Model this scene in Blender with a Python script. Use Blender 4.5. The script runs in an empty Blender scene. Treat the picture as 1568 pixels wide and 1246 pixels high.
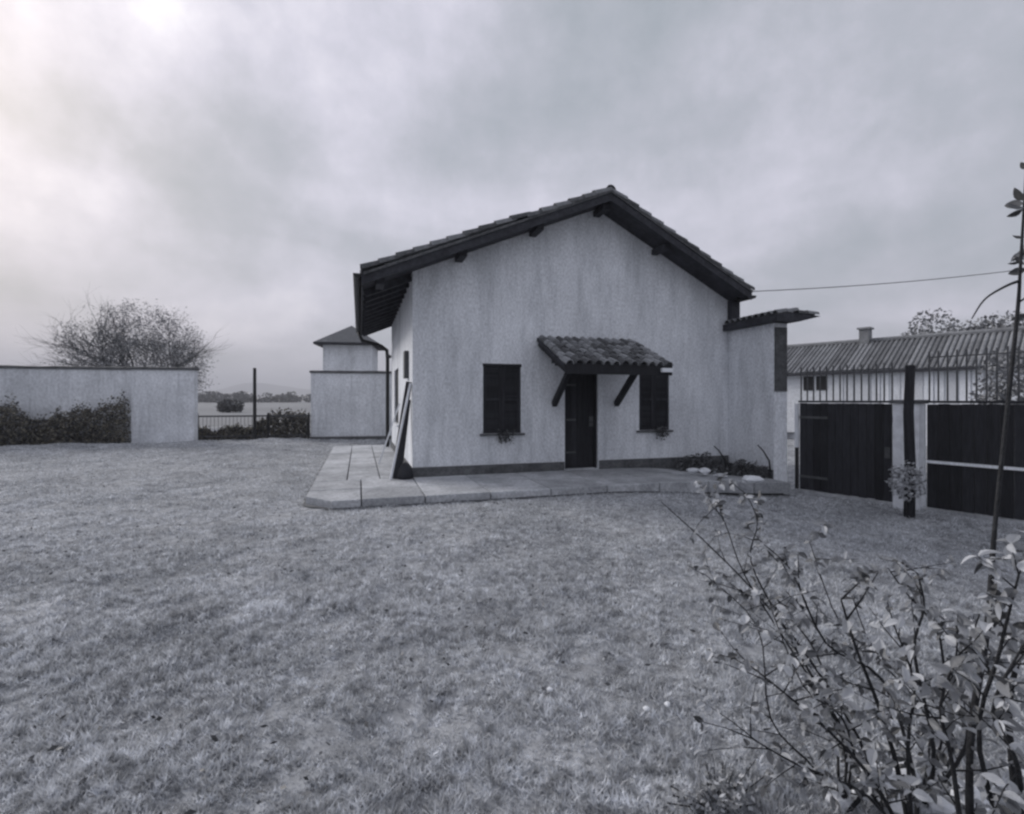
import bpy, math, random
import numpy as np
from mathutils import Vector, Matrix
rnd = random.Random(11)
nrs = np.random.RandomState(5)
C = bpy.context.scene.collection
R = math.radians

# ------------------------------------------------------------------ camera, sky, sun, exposure
sc = bpy.context.scene
F, CX, HY = 760.0, 784.0, 612.0          # focal length and horizon in pixels of the 1568 px wide photograph
cam = bpy.data.cameras.new('camera'); co = bpy.data.objects.new('camera', cam); C.objects.link(co)
co.location = (0, 0, 1.6); co.rotation_euler = (R(90), 0, 0)
cam.sensor_width = 36; cam.lens = 36 * F / 1568; cam.shift_y = -(623 - HY) / 1568
cam.clip_start = 0.05; cam.clip_end = 9000
sc.camera = co
sc.view_settings.view_transform = 'Standard'; sc.view_settings.look = 'None'
sc.view_settings.exposure = 0.96; sc.view_settings.gamma = 1; sc.view_settings.use_curve_mapping = False
sc.cycles.pixel_filter_type = 'BLACKMAN_HARRIS'; sc.cycles.filter_width = 2.5
sc.cycles.max_bounces = 6; sc.cycles.use_denoising = True; sc.cycles.volume_bounces = 0

SUN_EL, SUN_AZ = R(26), R(-55)            # azimuth from +Y, negative to the left
sdir = Vector((math.sin(SUN_AZ) * math.cos(SUN_EL), math.cos(SUN_AZ) * math.cos(SUN_EL), math.sin(SUN_EL)))
sun = bpy.data.lights.new('sun', 'SUN'); sun.energy = 1.5; sun.angle = R(18); sun.color = (1.0, .97, .95)
so = bpy.data.objects.new('sun', sun); C.objects.link(so); so.location = (0, 0, 60)
so.rotation_euler = (-sdir).to_track_quat('-Z', 'Y').to_euler()

w = bpy.data.worlds.new('World'); sc.world = w; w.use_nodes = True
nt = w.node_tree; N = nt.nodes; L = nt.links; N.clear()
def nn(t, tree=None, **k):
    n = (tree or nt).nodes.new(t)
    for a, b in k.items(): setattr(n, a, b)
    return n
def mth(op, a, b=None, tree=None, clamp=False):
    t = tree or nt
    n = t.nodes.new('ShaderNodeMath'); n.operation = op; n.use_clamp = clamp
    for i, v in enumerate((a, b)):
        if v is None: continue
        if isinstance(v, (int, float)): n.inputs[i].default_value = v
        else: t.links.new(v, n.inputs[i])
    return n.outputs[0]
def vmth(op, a, b=None, tree=None):
    t = tree or nt
    n = t.nodes.new('ShaderNodeVectorMath'); n.operation = op
    for i, v in enumerate((a, b)):
        if v is None: continue
        if isinstance(v, (tuple, list)): n.inputs[i].default_value = v
        else: t.links.new(v, n.inputs[i])
    return n
def ramp(fac, stops, tree=None):
    t = tree or nt
    n = t.nodes.new('ShaderNodeValToRGB'); cr = n.color_ramp
    while len(cr.elements) < len(stops): cr.elements.new(.5)
    for e, (p, c) in zip(cr.elements, stops): e.position = p; e.color = (*c, 1)
    t.links.new(fac, n.inputs[0]); return n.outputs[0]
sky = nn('ShaderNodeTexSky', sky_type='NISHITA', sun_disc=False)
sky.sun_elevation = SUN_EL; sky.sun_rotation = SUN_AZ; sky.dust_density = 4
bg1 = nn('ShaderNodeBackground'); bg1.inputs[1].default_value = .05; L.new(sky.outputs[0], bg1.inputs[0])
tc = nn('ShaderNodeTexCoord'); sep = nn('ShaderNodeSeparateXYZ'); L.new(tc.outputs['Generated'], sep.inputs[0])
zc = mth('ADD', mth('MAXIMUM', sep.outputs[2], 0.0), .16)
px = mth('DIVIDE', sep.outputs[0], zc); py = mth('DIVIDE', sep.outputs[1], zc)
cmb = nn('ShaderNodeCombineXYZ'); L.new(px, cmb.inputs[0]); L.new(py, cmb.inputs[1])
n1 = nn('ShaderNodeTexNoise'); n1.inputs['Scale'].default_value = .85; n1.inputs['Detail'].default_value = 5
n1.inputs['Roughness'].default_value = .52; n1.inputs['Distortion'].default_value = .5
mp = nn('ShaderNodeMapping'); mp.inputs['Location'].default_value = (3.3, .8, 0); L.new(cmb.outputs[0], mp.inputs[0]); L.new(mp.outputs[0], n1.inputs['Vector'])
n2 = nn('ShaderNodeTexNoise'); n2.inputs['Scale'].default_value = 4.2; n2.inputs['Detail'].default_value = 4; L.new(tc.outputs['Generated'], n2.inputs['Vector'])
dt = vmth('DOT_PRODUCT', tc.outputs['Generated'], tuple(sdir)).outputs['Value']
glow = mth('POWER', mth('MAXIMUM', dt, 0.0), 1.8)
broad = mth('MULTIPLY', glow, .19)
spots = mth('MULTIPLY', mth('POWER', mth('MAXIMUM', dt, 0.0), 6.0), mth('MULTIPLY', mth('SUBTRACT', n2.outputs[0], .50), 1.6))
f = mth('ADD', mth('MULTIPLY', mth('SUBTRACT', n1.outputs[0], .5), 1.25), .27)
n3 = nn('ShaderNodeTexNoise'); n3.inputs['Scale'].default_value = 15; n3.inputs['Detail'].default_value = 8; n3.inputs['Roughness'].default_value = .75; L.new(tc.outputs['Generated'], n3.inputs['Vector'])
f = mth('ADD', f, mth('MULTIPLY', mth('SUBTRACT', n3.outputs[0], .5), .52))
f = mth('ADD', mth('ADD', f, broad), mth('ADD', spots, mth('MULTIPLY', mth('SUBTRACT', n2.outputs[0], .5), .62)), clamp=True)
ccol = ramp(f, [(0, (.315, .345, .385)), (.25, (.40, .415, .47)), (.55, (.56, .555, .64)), (.8, (.73, .71, .79)), (1, (.92, .91, .95))])
bg2 = nn('ShaderNodeBackground'); bg2.inputs[1].default_value = .685; L.new(ccol, bg2.inputs[0])
mx = nn('ShaderNodeMixShader'); mx.inputs[0].default_value = .9
L.new(bg1.outputs[0], mx.inputs[1]); L.new(bg2.outputs[0], mx.inputs[2])
wo = nn('ShaderNodeOutputWorld'); L.new(mx.outputs[0], wo.inputs[0])

# ------------------------------------------------------------------ materials
def mat(name, a, b=None, scale=6, rough=.85, bump=.3, bscale=40, stretch=(1, 1, 1), fine=None, island=0.0, spec=.25, stain=None, trans=0):
    m = bpy.data.materials.new(name); m.use_nodes = True; t = m.node_tree; n = t.nodes
    bs = n['Principled BSDF']; bs.inputs['Roughness'].default_value = rough
    bs.inputs['Specular IOR Level'].default_value = spec
    b = b or tuple(x * .75 for x in a)
    c = n.new('ShaderNodeTexCoord'); mpn = n.new('ShaderNodeMapping'); mpn.inputs['Scale'].default_value = stretch
    t.links.new(c.outputs['Object'], mpn.inputs[0])
    no = n.new('ShaderNodeTexNoise'); no.inputs['Scale'].default_value = scale; no.inputs['Detail'].default_value = 6; no.inputs['Roughness'].default_value = .62
    t.links.new(mpn.outputs[0], no.inputs['Vector'])
    fac = no.outputs[0]
    if island:
        g = n.new('ShaderNodeNewGeometry'); oi = n.new('ShaderNodeObjectInfo')
        r = mth('FRACT', mth('ADD', g.outputs['Random Per Island'], oi.outputs['Random'], t), None, t)
        fac = mth('ADD', fac, mth('MULTIPLY', mth('SUBTRACT', r, .5, t), island, t), t)
    col = ramp(fac, [(.32, b), (.68, a)], t)
    nb = n.new('ShaderNodeTexNoise'); nb.inputs['Scale'].default_value = bscale; nb.inputs['Detail'].default_value = 5
    t.links.new(mpn.outputs[0], nb.inputs['Vector'])
    if fine:
        mxn = n.new('ShaderNodeMix'); mxn.data_type = 'RGBA'; mxn.blend_type = 'MULTIPLY'; mxn.inputs[0].default_value = fine
        t.links.new(col, mxn.inputs[6]); t.links.new(ramp(nb.outputs[0], [(.35, (.55,) * 3), (.65, (1.25,) * 3)], t), mxn.inputs[7]); col = mxn.outputs[2]
    if stain:
        ns = n.new('ShaderNodeTexNoise'); ns.inputs['Scale'].default_value = stain[0]; ns.inputs['Detail'].default_value = 7; ns.inputs['Roughness'].default_value = .7
        m2 = n.new('ShaderNodeMapping'); m2.inputs['Scale'].default_value = (1, 1, .22); m2.inputs['Location'].default_value = (4, 9, 2)
        t.links.new(c.outputs['Object'], m2.inputs[0]); t.links.new(m2.outputs[0], ns.inputs['Vector'])
        mxs = n.new('ShaderNodeMix'); mxs.data_type = 'RGBA'; mxs.blend_type = 'MULTIPLY'; mxs.inputs[0].default_value = stain[1]
        t.links.new(col, mxs.inputs[6]); t.links.new(ramp(ns.outputs[0], [(.40, (.6, .61, .62)), (.56, (1, 1, 1))], t), mxs.inputs[7]); col = mxs.outputs[2]
    if name.endswith('plaster'):                # thin run-off streaks
        nd = n.new('ShaderNodeTexNoise'); nd.inputs['Scale'].default_value = 1.0; nd.inputs['Detail'].default_value = 6
        md = n.new('ShaderNodeMapping'); md.inputs['Scale'].default_value = (5.5, 5.5, .55); t.links.new(c.outputs['Object'], md.inputs[0]); t.links.new(md.outputs[0], nd.inputs['Vector'])
        mxd = n.new('ShaderNodeMix'); mxd.data_type = 'RGBA'; mxd.blend_type = 'MULTIPLY'; mxd.inputs[0].default_value = .4
        t.links.new(col, mxd.inputs[6]); t.links.new(ramp(nd.outputs[0], [(.54, (1, 1, 1)), (.70, (.62, .63, .64))], t), mxd.inputs[7]); col = mxd.outputs[2]
    t.links.new(col, bs.inputs['Base Color'])
    if trans:                                   # light passing through thin blades and leaves
        tr = n.new('ShaderNodeBsdfTranslucent'); t.links.new(col, tr.inputs[0]); ms = n.new('ShaderNodeMixShader'); ms.inputs[0].default_value = trans
        t.links.new(bs.outputs[0], ms.inputs[1]); t.links.new(tr.outputs[0], ms.inputs[2]); t.links.new(ms.outputs[0], n['Material Output'].inputs[0])
    if bump:
        bp = n.new('ShaderNodeBump'); bp.inputs['Strength'].default_value = bump; bp.inputs['Distance'].default_value = .02
        t.links.new(nb.outputs[0], bp.inputs['Height']); t.links.new(bp.outputs[0], bs.inputs['Normal'])
    return m
def g3(v, tint=1.0): return (v * .975, v, v * (1 + .045 * tint))
M = dict(
    plaster=mat('pale_plaster', g3(.84), g3(.73), 2.2, .92, .5, 30, (1, 1, .55), .42, stain=(1.7, .5)),
    wallplaster=mat('garden_wall_plaster', g3(.84), g3(.64), 1.6, .95, .5, 14, (1, 1, .7), .35, stain=(.8, .45)),
    plinth=mat('plinth_render', g3(.15), g3(.08), 3, .9, .5, 20, fine=.6),
    concrete=mat('pavement_concrete', g3(.58), g3(.40), 3, .9, .5, 25, fine=.5, island=.4, stain=(1.6, .6)),
    joint=mat('joint_mortar', g3(.16), g3(.10), 5),
    darkwood=mat('dark_wood', g3(.036, 4), g3(.019, 4), 4, .7, .5, 20, (6, 6, .7), .5, island=.3),
    gatewood=mat('gate_wood', g3(.034, 4), g3(.018, 4), 4, .65, .5, 14, (5, 5, .5), .5, island=.45),
    soffit=mat('soffit_wood', g3(.058, 4), g3(.032, 4), 3, .8, .4, 12, fine=.4),
    bargewood=mat('bargeboard_wood', g3(.10), g3(.06), 5, .8, .4, 20, fine=.4),
    tile=mat('clay_tile', g3(.22), g3(.09), 6, .88, .5, 30, fine=.6, island=.9),
    tilelight=mat('canopy_clay_tile', g3(.31), g3(.12), 6, .88, .5, 30, fine=.7, island=1.0),
    farroof=mat('far_roof_tile', g3(.28), g3(.16), 1.2, .9, .3, 10, fine=.4, island=.5),
    metal=mat('dark_painted_metal', g3(.03), g3(.018), 8, .5, .2, 40),
    pipe=mat('grey_downpipe_metal', g3(.10), g3(.06), 8, .45, .2, 40),
    white=mat('white_paint', g3(.78), g3(.66), 8, .6, .2, 40),
    boards=mat('pale_cladding', g3(.86), g3(.66), 3, .85, .3, 16, (3, 3, .6), .35, island=.7),
    ground=mat('lawn_soil', g3(.44), g3(.27), 1.6, .98, .9, 9, fine=.85, stain=(.55, .6)),
    field=mat('far_field_grass', g3(.26), g3(.17), .02, .98, .2, 2),
    grass=mat('grass_blade', g3(.80), g3(.50), 2.2, .75, 0, 16, fine=1.0, island=.5, spec=.15, trans=.35, stain=(.55, .38)),
    bark=mat('dark_bark', g3(.035, 2), g3(.018, 2), 20, .85, .6, 60),
    paletwig=mat('grey_twig', g3(.10), g3(.06), 5, .85, .3, 30),
    leaf=mat('rose_leaf', g3(.56), g3(.26), 9, .5, .2, 40, island=1.0, spec=.5, trans=.3),
    leafdark=mat('dark_leaf', g3(.13), g3(.05), 9, .55, .2, 40, island=1.0, spec=.5),
    hedge=mat('hedge_leaf', (.19, .175, .14), g3(.07), 1.2, .8, 0, 20, island=.9),
    treeleaf=mat('tree_leaf', g3(.27), g3(.13), 1, .8, 0, 20, island=.9),
    stone=mat('pale_stone', g3(.80), g3(.60), 8, .8, .5, 20),
    hill=mat('hill_woodland', g3(.07), g3(.045), .004, .98, 0, .1),
    lamp=mat('lamp_opal', g3(.8), g3(.75), 5, .3, 0),
    pole=mat('concrete_pole', g3(.2), g3(.15), 4),
)

# ------------------------------------------------------------------ helpers
class MB:
    def __init__(s): s.v = []; s.f = []
    def add(s, vs, fs):
        o = len(s.v); s.v += [tuple(p) for p in vs]; s.f += [tuple(i + o for i in f) for f in fs]; return s
    def box(s, x0, x1, y0, y1, z0, z1):
        return s.hexa([(x0, y0, z0), (x1, y0, z0), (x1, y1, z0), (x0, y1, z0)], [(x0, y0, z1), (x1, y0, z1), (x1, y1, z1), (x0, y1, z1)])
    def hexa(s, a, b):
        return s.add(a + b, [(3, 2, 1, 0), (4, 5, 6, 7), (0, 1, 5, 4), (1, 2, 6, 5), (2, 3, 7, 6), (3, 0, 4, 7)])
    def prism(s, a, b):           # a, b: matching polygons
        n = len(a)
        return s.add(list(a) + list(b), [tuple(reversed(range(n))), tuple(range(n, 2 * n))] + [(i, (i + 1) % n, n + (i + 1) % n, n + i) for i in range(n)])
    def beam(s, p, q, wd, h, up=(0, 0, 1)):
        p, q, up = Vector(p), Vector(q), Vector(up); d = (q - p).normalized(); r = d.cross(up).normalized(); u = r.cross(d)
        a = [p - r * wd / 2 - u * h / 2, p + r * wd / 2 - u * h / 2, p + r * wd / 2 + u * h / 2, p - r * wd / 2 + u * h / 2]
        return s.prism(a, [x + (q - p) for x in a])
    def tube(s, pts, rad, n=6):
        pts = [Vector(p) for p in pts]
        if isinstance(rad, (int, float)): rad = [rad] * len(pts)
        rings = []; ref = Vector((.13, .31, .94))
        for i, p in enumerate(pts):
            d = (pts[min(i + 1, len(pts) - 1)] - pts[max(i - 1, 0)]).normalized()
            a = d.cross(ref)
            if a.length < .05: a = d.cross(Vector((1, 0, 0)))
            a.normalize(); b = d.cross(a)
            rings += [p + (a * math.cos(2 * math.pi * k / n) + b * math.sin(2 * math.pi * k / n)) * rad[i] for k in range(n)]
        fs = [(i * n + k, i * n + (k + 1) % n, (i + 1) * n + (k + 1) % n, (i + 1) * n + k) for i in range(len(pts) - 1) for k in range(n)]
        fs += [tuple(reversed(range(n))), tuple(range((len(pts) - 1) * n, len(pts) * n))]
        return s.add(rings, fs)
    def rock(s, c, r, seed=0, sq=.6):
        rr = random.Random(seed); n, m = 7, 4; vs = [(c[0], c[1], c[2] + r * sq)]
        for j in range(1, m):
            for k in range(n):
                th = math.pi * j / m; ph = 2 * math.pi * k / n; q = r * rr.uniform(.8, 1.15)
                vs.append((c[0] + q * math.sin(th) * math.cos(ph), c[1] + q * math.sin(th) * math.sin(ph), c[2] + q * sq * math.cos(th)))
        vs.append((c[0], c[1], c[2] - r * sq)); e = len(vs) - 1
        fs = [(0, 1 + k, 1 + (k + 1) % n) for k in range(n)]
        for j in range(m - 2):
            for k in range(n): fs.append((1 + j * n + k, 1 + (j + 1) * n + k, 1 + (j + 1) * n + (k + 1) % n, 1 + j * n + (k + 1) % n))
        fs += [(e, 1 + (m - 2) * n + (k + 1) % n, 1 + (m - 2) * n + k) for k in range(n)]
        return s.add(vs, fs)
    def build(s, name, m, parent=None, smooth=False, bevel=0):
        me = bpy.data.meshes.new(name); me.from_pydata(s.v, [], s.f); me.validate(); me.materials.append(m)
        if smooth: me.polygons.foreach_set('use_smooth', [True] * len(me.polygons))
        o = bpy.data.objects.new(name, me); C.objects.link(o); o.parent = parent
        if bevel:
            b = o.modifiers.new('bevel', 'BEVEL'); b.width = bevel; b.segments = 2; b.limit_method = 'ANGLE'
        return o
def link(name, me, parent=None, mtx=None):
    o = bpy.data.objects.new(name, me); C.objects.link(o); o.parent = parent
    if mtx is not None: o.matrix_local = mtx
    return o
def tag(o, label=None, cat=None, group=None, kind=None):
    for k, v in (('label', label), ('category', cat), ('group', group), ('kind', kind)):
        if v: o[k] = v
    return o
def empty(name, loc=(0, 0, 0), rz=0, **k):
    o = bpy.data.objects.new(name, None); C.objects.link(o); o.location = loc; o.rotation_euler = (0, 0, rz); o.empty_display_size = .2
    return tag(o, **k)
def W(px, py, Y): return Vector(((px - CX) / F * Y, Y, 1.6 + (HY - py) / F * Y))
def fastmesh(name, verts, nper, m, parent=None):
    """verts: (k*nper,3) array; each nper vertices make one face"""
    me = bpy.data.meshes.new(name); nv = len(verts); nf = nv // nper
    me.vertices.add(nv); me.vertices.foreach_set('co', verts.astype(np.float32).ravel())
    me.loops.add(nv); me.loops.foreach_set('vertex_index', np.arange(nv, dtype=np.int32))
    me.polygons.add(nf); me.polygons.foreach_set('loop_start', np.arange(0, nv, nper, dtype=np.int32))
    me.polygons.foreach_set('loop_total', np.full(nf, nper, dtype=np.int32)); me.update(calc_edges=True); me.validate()
    me.materials.append(m); o = bpy.data.objects.new(name, me); C.objects.link(o); o.parent = parent; return o
def leafquads(cent, size, flat=0.0, asp=.55):
    """random leaf-shaped quads (rhombi) round the centres"""
    n = len(cent); a = nrs.normal(size=(n, 3)); a[:, 2] *= (1 - flat); a /= np.linalg.norm(a, axis=1)[:, None]
    b = nrs.normal(size=(n, 3)); b -= a * (a * b).sum(1)[:, None]; b /= np.linalg.norm(b, axis=1)[:, None]
    s = (size * nrs.uniform(.6, 1.35, n))[:, None]
    return np.stack([cent - a * s / 2, cent + b * s * asp / 2, cent + a * s / 2, cent - b * s * asp / 2], 1).reshape(-1, 3)
_tab = nrs.rand(256, 256)
def vnoise(x, y):
    xi = np.floor(x).astype(int); yi = np.floor(y).astype(int); fx = x - xi; fy = y - yi
    fx = fx * fx * (3 - 2 * fx); fy = fy * fy * (3 - 2 * fy); g = lambda i, j: _tab[i % 256, j % 256]
    return (g(xi, yi) * (1 - fx) + g(xi + 1, yi) * fx) * (1 - fy) + (g(xi, yi + 1) * (1 - fx) + g(xi + 1, yi + 1) * fx) * fy
def sstep(e0, e1, x): q = np.clip((x - e0) / (e1 - e0), 0, 1); return q * q * (3 - 2 * q)

P0 = Vector((-1.92, 9.58, 0)); A = math.atan2(.294, .956); U = Vector((math.cos(A), math.sin(A), 0)); D = Vector((-math.sin(A), math.cos(A), 0))
def ground(x, y):
    x = np.asarray(x, float); y = np.asarray(y, float)
    z = -.28 * sstep(1.6, 5.6, x) * sstep(1.0, 5.5, y)
    near = 1 - sstep(26, 40, np.hypot(x, y))
    amp = .035 * (vnoise(x * .7 + 9, y * .7) - .5) * 2 + .028 * (vnoise(x * 2.3, y * 2.3 + 5) - .5) * 2
    t = (x - P0.x) * U.x + (y - P0.y) * U.y; v = (x - P0.x) * D.x + (y - P0.y) * D.y
    mound = .10 * sstep(12.5, 15.5, y) * sstep(-5.5, -8.5, x) * (.3 + vnoise(x * .8 + 3, y * 1.4))
    amp = amp + .022 * (vnoise(x * 5.1 + 2, y * 5.1) - .5) * 2
    out = np.maximum(np.maximum(-2.3 - t, t - 7.7), np.maximum(-2.3 - v, v - 8.0))
    return z + near * (amp * sstep(-.1, .8, out) + mound) - .02 * (1 - sstep(-.3, .3, out))

# ------------------------------------------------------------------ setting: ground
def axis(lo, hi, st, far):
    a = list(np.arange(lo, hi + 1e-6, st)); q = st; x = a[-1]; up = []
    while x < far: q *= 1.5; x += q; up.append(x)
    q = st; x = a[0]; dn = []
    while x > -far: q *= 1.5; x -= q; dn.append(x)
    return np.array(dn[::-1] + a + up)
xs = axis(-19, 12, .11, 5200); ys = axis(.4, 22, .11, 5200)
X, Y = np.meshgrid(xs, ys); Z = ground(X, Y)
nx, ny = len(xs), len(ys)
me = bpy.data.meshes.new('ground'); me.vertices.add(nx * ny); me.vertices.foreach_set('co', np.stack([X, Y, Z], -1).astype(np.float32).ravel())
i = (np.arange(ny - 1)[:, None] * nx + np.arange(nx - 1)[None]).ravel()
q = np.stack([i, i + 1, i + nx + 1, i + nx], 1).astype(np.int32); nf = len(q)
me.loops.add(nf * 4); me.loops.foreach_set('vertex_index', q.ravel()); me.polygons.add(nf)
me.polygons.foreach_set('loop_start', np.arange(0, nf * 4, 4, dtype=np.int32)); me.polygons.foreach_set('loop_total', np.full(nf, 4, dtype=np.int32))
me.update(calc_edges=True); me.validate(); me.polygons.foreach_set('use_smooth', [True] * nf)
me.materials.append(M['ground']); gr = bpy.data.objects.new('ground', me); C.objects.link(gr); tag(gr, kind='structure')
# far field beyond the garden walls
fld = MB().add([(-400, 24, .0), (200, 24, .0), (900, 1400, .0), (-1500, 1400, .0)], [(0, 1, 2, 3)]).build('field', M['field']); fld.location.z = .03; tag(fld, kind='structure')

# hills, seen through the gap between the two garden walls
def hill(name, Yh, peaks, x0, x1, base):
    xx = np.linspace(x0, x1, 160); h = base + sum(a * np.exp(-((xx - c) / s) ** 2) for c, a, s in peaks)
    h += base * .25 * (vnoise(xx * .012, xx * 0 + 3) - .5) * 2 + base * .1 * (vnoise(xx * .05, xx * 0 + 8) - .5)
    vs = []; prof = [(-1, 0), (-.5, .45), (0, 1), (.6, .5), (1.3, 0)]
    for k, (a, b) in enumerate(prof): vs += [(x, Yh + a * 450, b * hh - (3 if b == 0 else 0)) for x, hh in zip(xx, h)]
    n = len(xx); fs = [(k * n + j, k * n + j + 1, (k + 1) * n + j + 1, (k + 1) * n + j) for k in range(4) for j in range(n - 1)]
    o = MB().add(vs, fs).build(name, M['hill'], smooth=True); return tag(o, kind='structure')
hill('hills', 2900, [(-1500, 62, 240), (-2900, 60, 500), (900, 30, 700), (2400, 60, 600)], -4200, 4200, 45)

# ------------------------------------------------------------------ pavement round the house (local t, v, z)
def house_frame(name, **k): return empty(name, (P0.x, P0.y, 0), A, **k)
pv = MB().prism([(-1.76, 7.4, -.5), (-1.76, -1.42, -.5), (-1.45, -1.88, -.5), (7.15, -1.80, -.5), (7.15, 7.4, -.5)],
                [(-1.76, 7.4, -.08), (-1.76, -1.42, -.08), (-1.45, -1.88, -.08), (7.15, -1.80, -.08), (7.15, 7.4, -.08)]).build('pavement', M['joint'])
pv.location = (P0.x, P0.y, 0); pv.rotation_euler.z = A; tag(pv, kind='structure')
def slab(t0, t1, v0, v1, chamfer=False, tiltz=0):
    g = .010; t0 += g; t1 -= g; v0 += g; v1 -= g
    pts = [(t0, v0), (t1, v0), (t1, v1), (t0, v1)]
    if chamfer: pts = [(t0 + .40, v0), (t1, v0), (t1, v1), (t0, v1), (t0, v0 + .48)]
    e = .008; cx = sum(p[0] for p in pts) / len(pts); cy = sum(p[1] for p in pts) / len(pts)
    lo = [(a, b, .0) for a, b in pts]; dz = rnd.uniform(-.004, .004)
    tz = lambda a: tiltz * sstep(4.5, 7.3, a)
    lo = [(a, b, tz(a) - .1) for a, b, _ in lo]
    md = [(a, b, .098 + dz + tz(a)) for a, b in pts]; hi = [(a + (e if a < cx else -e), b + (e if b < cy else -e), .106 + dz + tz(a)) for a, b in pts]
    n = len(pts)
    mb = MB().add(lo + md + hi, [(i, (i + 1) % n, n + (i + 1) % n, n + i) for i in range(n)] + [(n + i, n + (i + 1) % n, 2 * n + (i + 1) % n, 2 * n + i) for i in range(n)] + [tuple(range(2 * n, 3 * n))])
    return mb.build('paving_slab', M['concrete'], pv)
tcuts = [-1.78, -.95, 0.0, 1.05, 2.1, 3.15, 4.2, 5.25, 6.3, 7.2]
for k in range(len(tcuts) - 1):
    slab(tcuts[k], tcuts[k + 1], -1.95, -.98, chamfer=(k == 0), tiltz=-.15); slab(tcuts[k], tcuts[k + 1], -.98, 0.0, tiltz=-.15)
for c0, c1 in ((-1.78, -1.2), (-1.2, -.6), (-.6, 0.0)):
    vv = 0.0
    while vv < 7.2: slab(c0, c1, vv, vv + 1.22); vv += 1.22

# bare soil along the pavement edge
def soil(pts):
    q = []; 
    for (a, b), (c, d) in zip(pts, pts[1:]):
        n = max(2, int(math.hypot(c - a, d - b) / .2)); q += [(a + (c - a) * k / n, b + (d - b) * k / n) for k in range(n)]
    q.append(pts[-1]); vs = []; cx_, cy_ = 2.5, 2.5
    for k, (a, b) in enumerate(q):
        dl = math.hypot(a - cx_, b - cy_); ux, uy = (a - cx_) / dl, (b - cy_) / dl; wv = .05 + .03 * math.sin(k * 1.9) + rnd.uniform(0, .03)
        for o_ in (-.12, wv):
            p = P0 + U * (a + ux * o_) + D * (b + uy * o_); vs.append((p.x, p.y, float(ground(p.x, p.y)) + .016))
    return MB().add(vs, [(2 * k, 2 * k + 1, 2 * k + 3, 2 * k + 2) for k in range(len(q) - 1)])
tag(soil([(-1.78, 7.3), (-1.78, -1.47), (-1.38, -1.95), (7.2, -1.95)]).build('soil_edge', M['joint']), kind='structure')

# ------------------------------------------------------------------ the house
HS = house_frame('house', label='low plastered house with a tiled gable roof behind a concrete pavement', cat='house')
LEN, WID = 6.5, 7.36
def roofz(t):  # underside of the roof
    return (4.02 + (t + .984) * .421 if t < 3.909 else 6.08 - (t - 3.909) * .5155) - .36
Wn = [(1.40, 2.20, .92, 2.32), (4.97, 5.74, .92, 2.32)]; DR = (3.18, 3.96, .1, 2.30)
mb = MB(); cuts = sorted({0, 1.40, 2.20, 3.18, 3.909, 3.96, 4.97, 5.74, WID}); TH = .32
for a, b in zip(cuts, cuts[1:]):
    zs = [0.0]; holes = [(h[2], h[3]) for h in Wn + [DR] if h[0] <= a + 1e-6 and b <= h[1] + 1e-6]
    for z0, z1 in holes: zs += [z0, z1]
    zs.append(None)
    for k in range(0, len(zs), 2):
        z0, z1 = zs[k], zs[k + 1]
        za, zb = (roofz(a), roofz(b)) if z1 is None else (z1, z1)
        if z1 is not None and z1 - z0 < .02: continue
        if z0 == .0 and z1 == .1: pass
        mb.hexa([(a, 0, z0), (b, 0, z0), (b, TH, z0), (a, TH, z0)], [(a, 0, za), (b, 0, zb), (b, TH, zb), (a, TH, za)])
mb.build('front_wall', M['plaster'], HS)
# side wall with a tall window, built round the opening
SW = (3.6, 5.2, .95, 2.45); mb = MB()
for a, b in ((TH, SW[0]), (SW[1], LEN - .3)): mb.box(0, .3, a, b, 0, roofz(.15))
mb.box(0, .3, SW[0], SW[1], 0, SW[2]).box(0, .3, SW[0], SW[1], SW[3], roofz(.15)); mb.build('side_wall', M['plaster'], HS)
MB().box(WID - .3, WID, TH, LEN - .3, 0, roofz(WID - .15)).build('side_wall', M['plaster'], HS)
MB().prism([(0, LEN - .3, 0), (WID, LEN - .3, 0), (WID, LEN - .3, roofz(WID)), (3.909, LEN - .3, roofz(3.909)), (0, LEN - .3, roofz(0))],
           [(0, LEN, 0), (WID, LEN, 0), (WID, LEN, roofz(WID)), (3.909, LEN, roofz(3.909)), (0, LEN, roofz(0))]).build('rear_wall', M['plaster'], HS)
# plinth
MB().box(-.025, 3.16, -.028, -.003, 0, .29).build('plinth', M['plinth'], HS)
MB().box(3.98, WID - .01, -.028, -.003, 0, .29).build('plinth', M['plinth'], HS)
MB().box(-.028, -.003, 0, LEN, 0, .29).build('plinth', M['plinth'], HS)
MB().box(DR[0], DR[1], .05, TH + .02, .0, .125).build('door_step', M['concrete'], HS)
# door
dr = MB().box(DR[0] + .05, DR[1] - .05, .13, .165, .13, DR[3] - .05).build('door', M['darkwood'], HS)
MB().box(DR[0], DR[0] + .05, .06, .2, .125, DR[3]).box(DR[1] - .05, DR[1], .06, .2, .125, DR[3]).box(DR[0] + .05, DR[1] - .05, .06, .2, DR[3] - .05, DR[3]).build('door_frame', M['darkwood'], HS)
w5 = (DR[1] - DR[0] - .1) / 5
for k in range(5): MB().box(DR[0] + .05 + k * w5 + .004, DR[0] + .05 + (k + 1) * w5 - .004, .115, .132, .16, DR[3] - .08).build('plank', M['darkwood'], dr, bevel=.004)
MB().tube([(3.86, .12, 1.12), (3.86, .06, 1.12), (3.76, .06, 1.12)], .010, 8).build('handle', M['metal'], dr)
MB().box(3.80, 3.90, .105, .114, 1.02, 1.24).build('lock_plate', M['pipe'], dr)
for zh in (.45, 1.15, 1.9): MB().box(DR[0] + .045, DR[0] + .30, .104, .114, zh, zh + .04).build('hinge', M['pipe'], dr)
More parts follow.
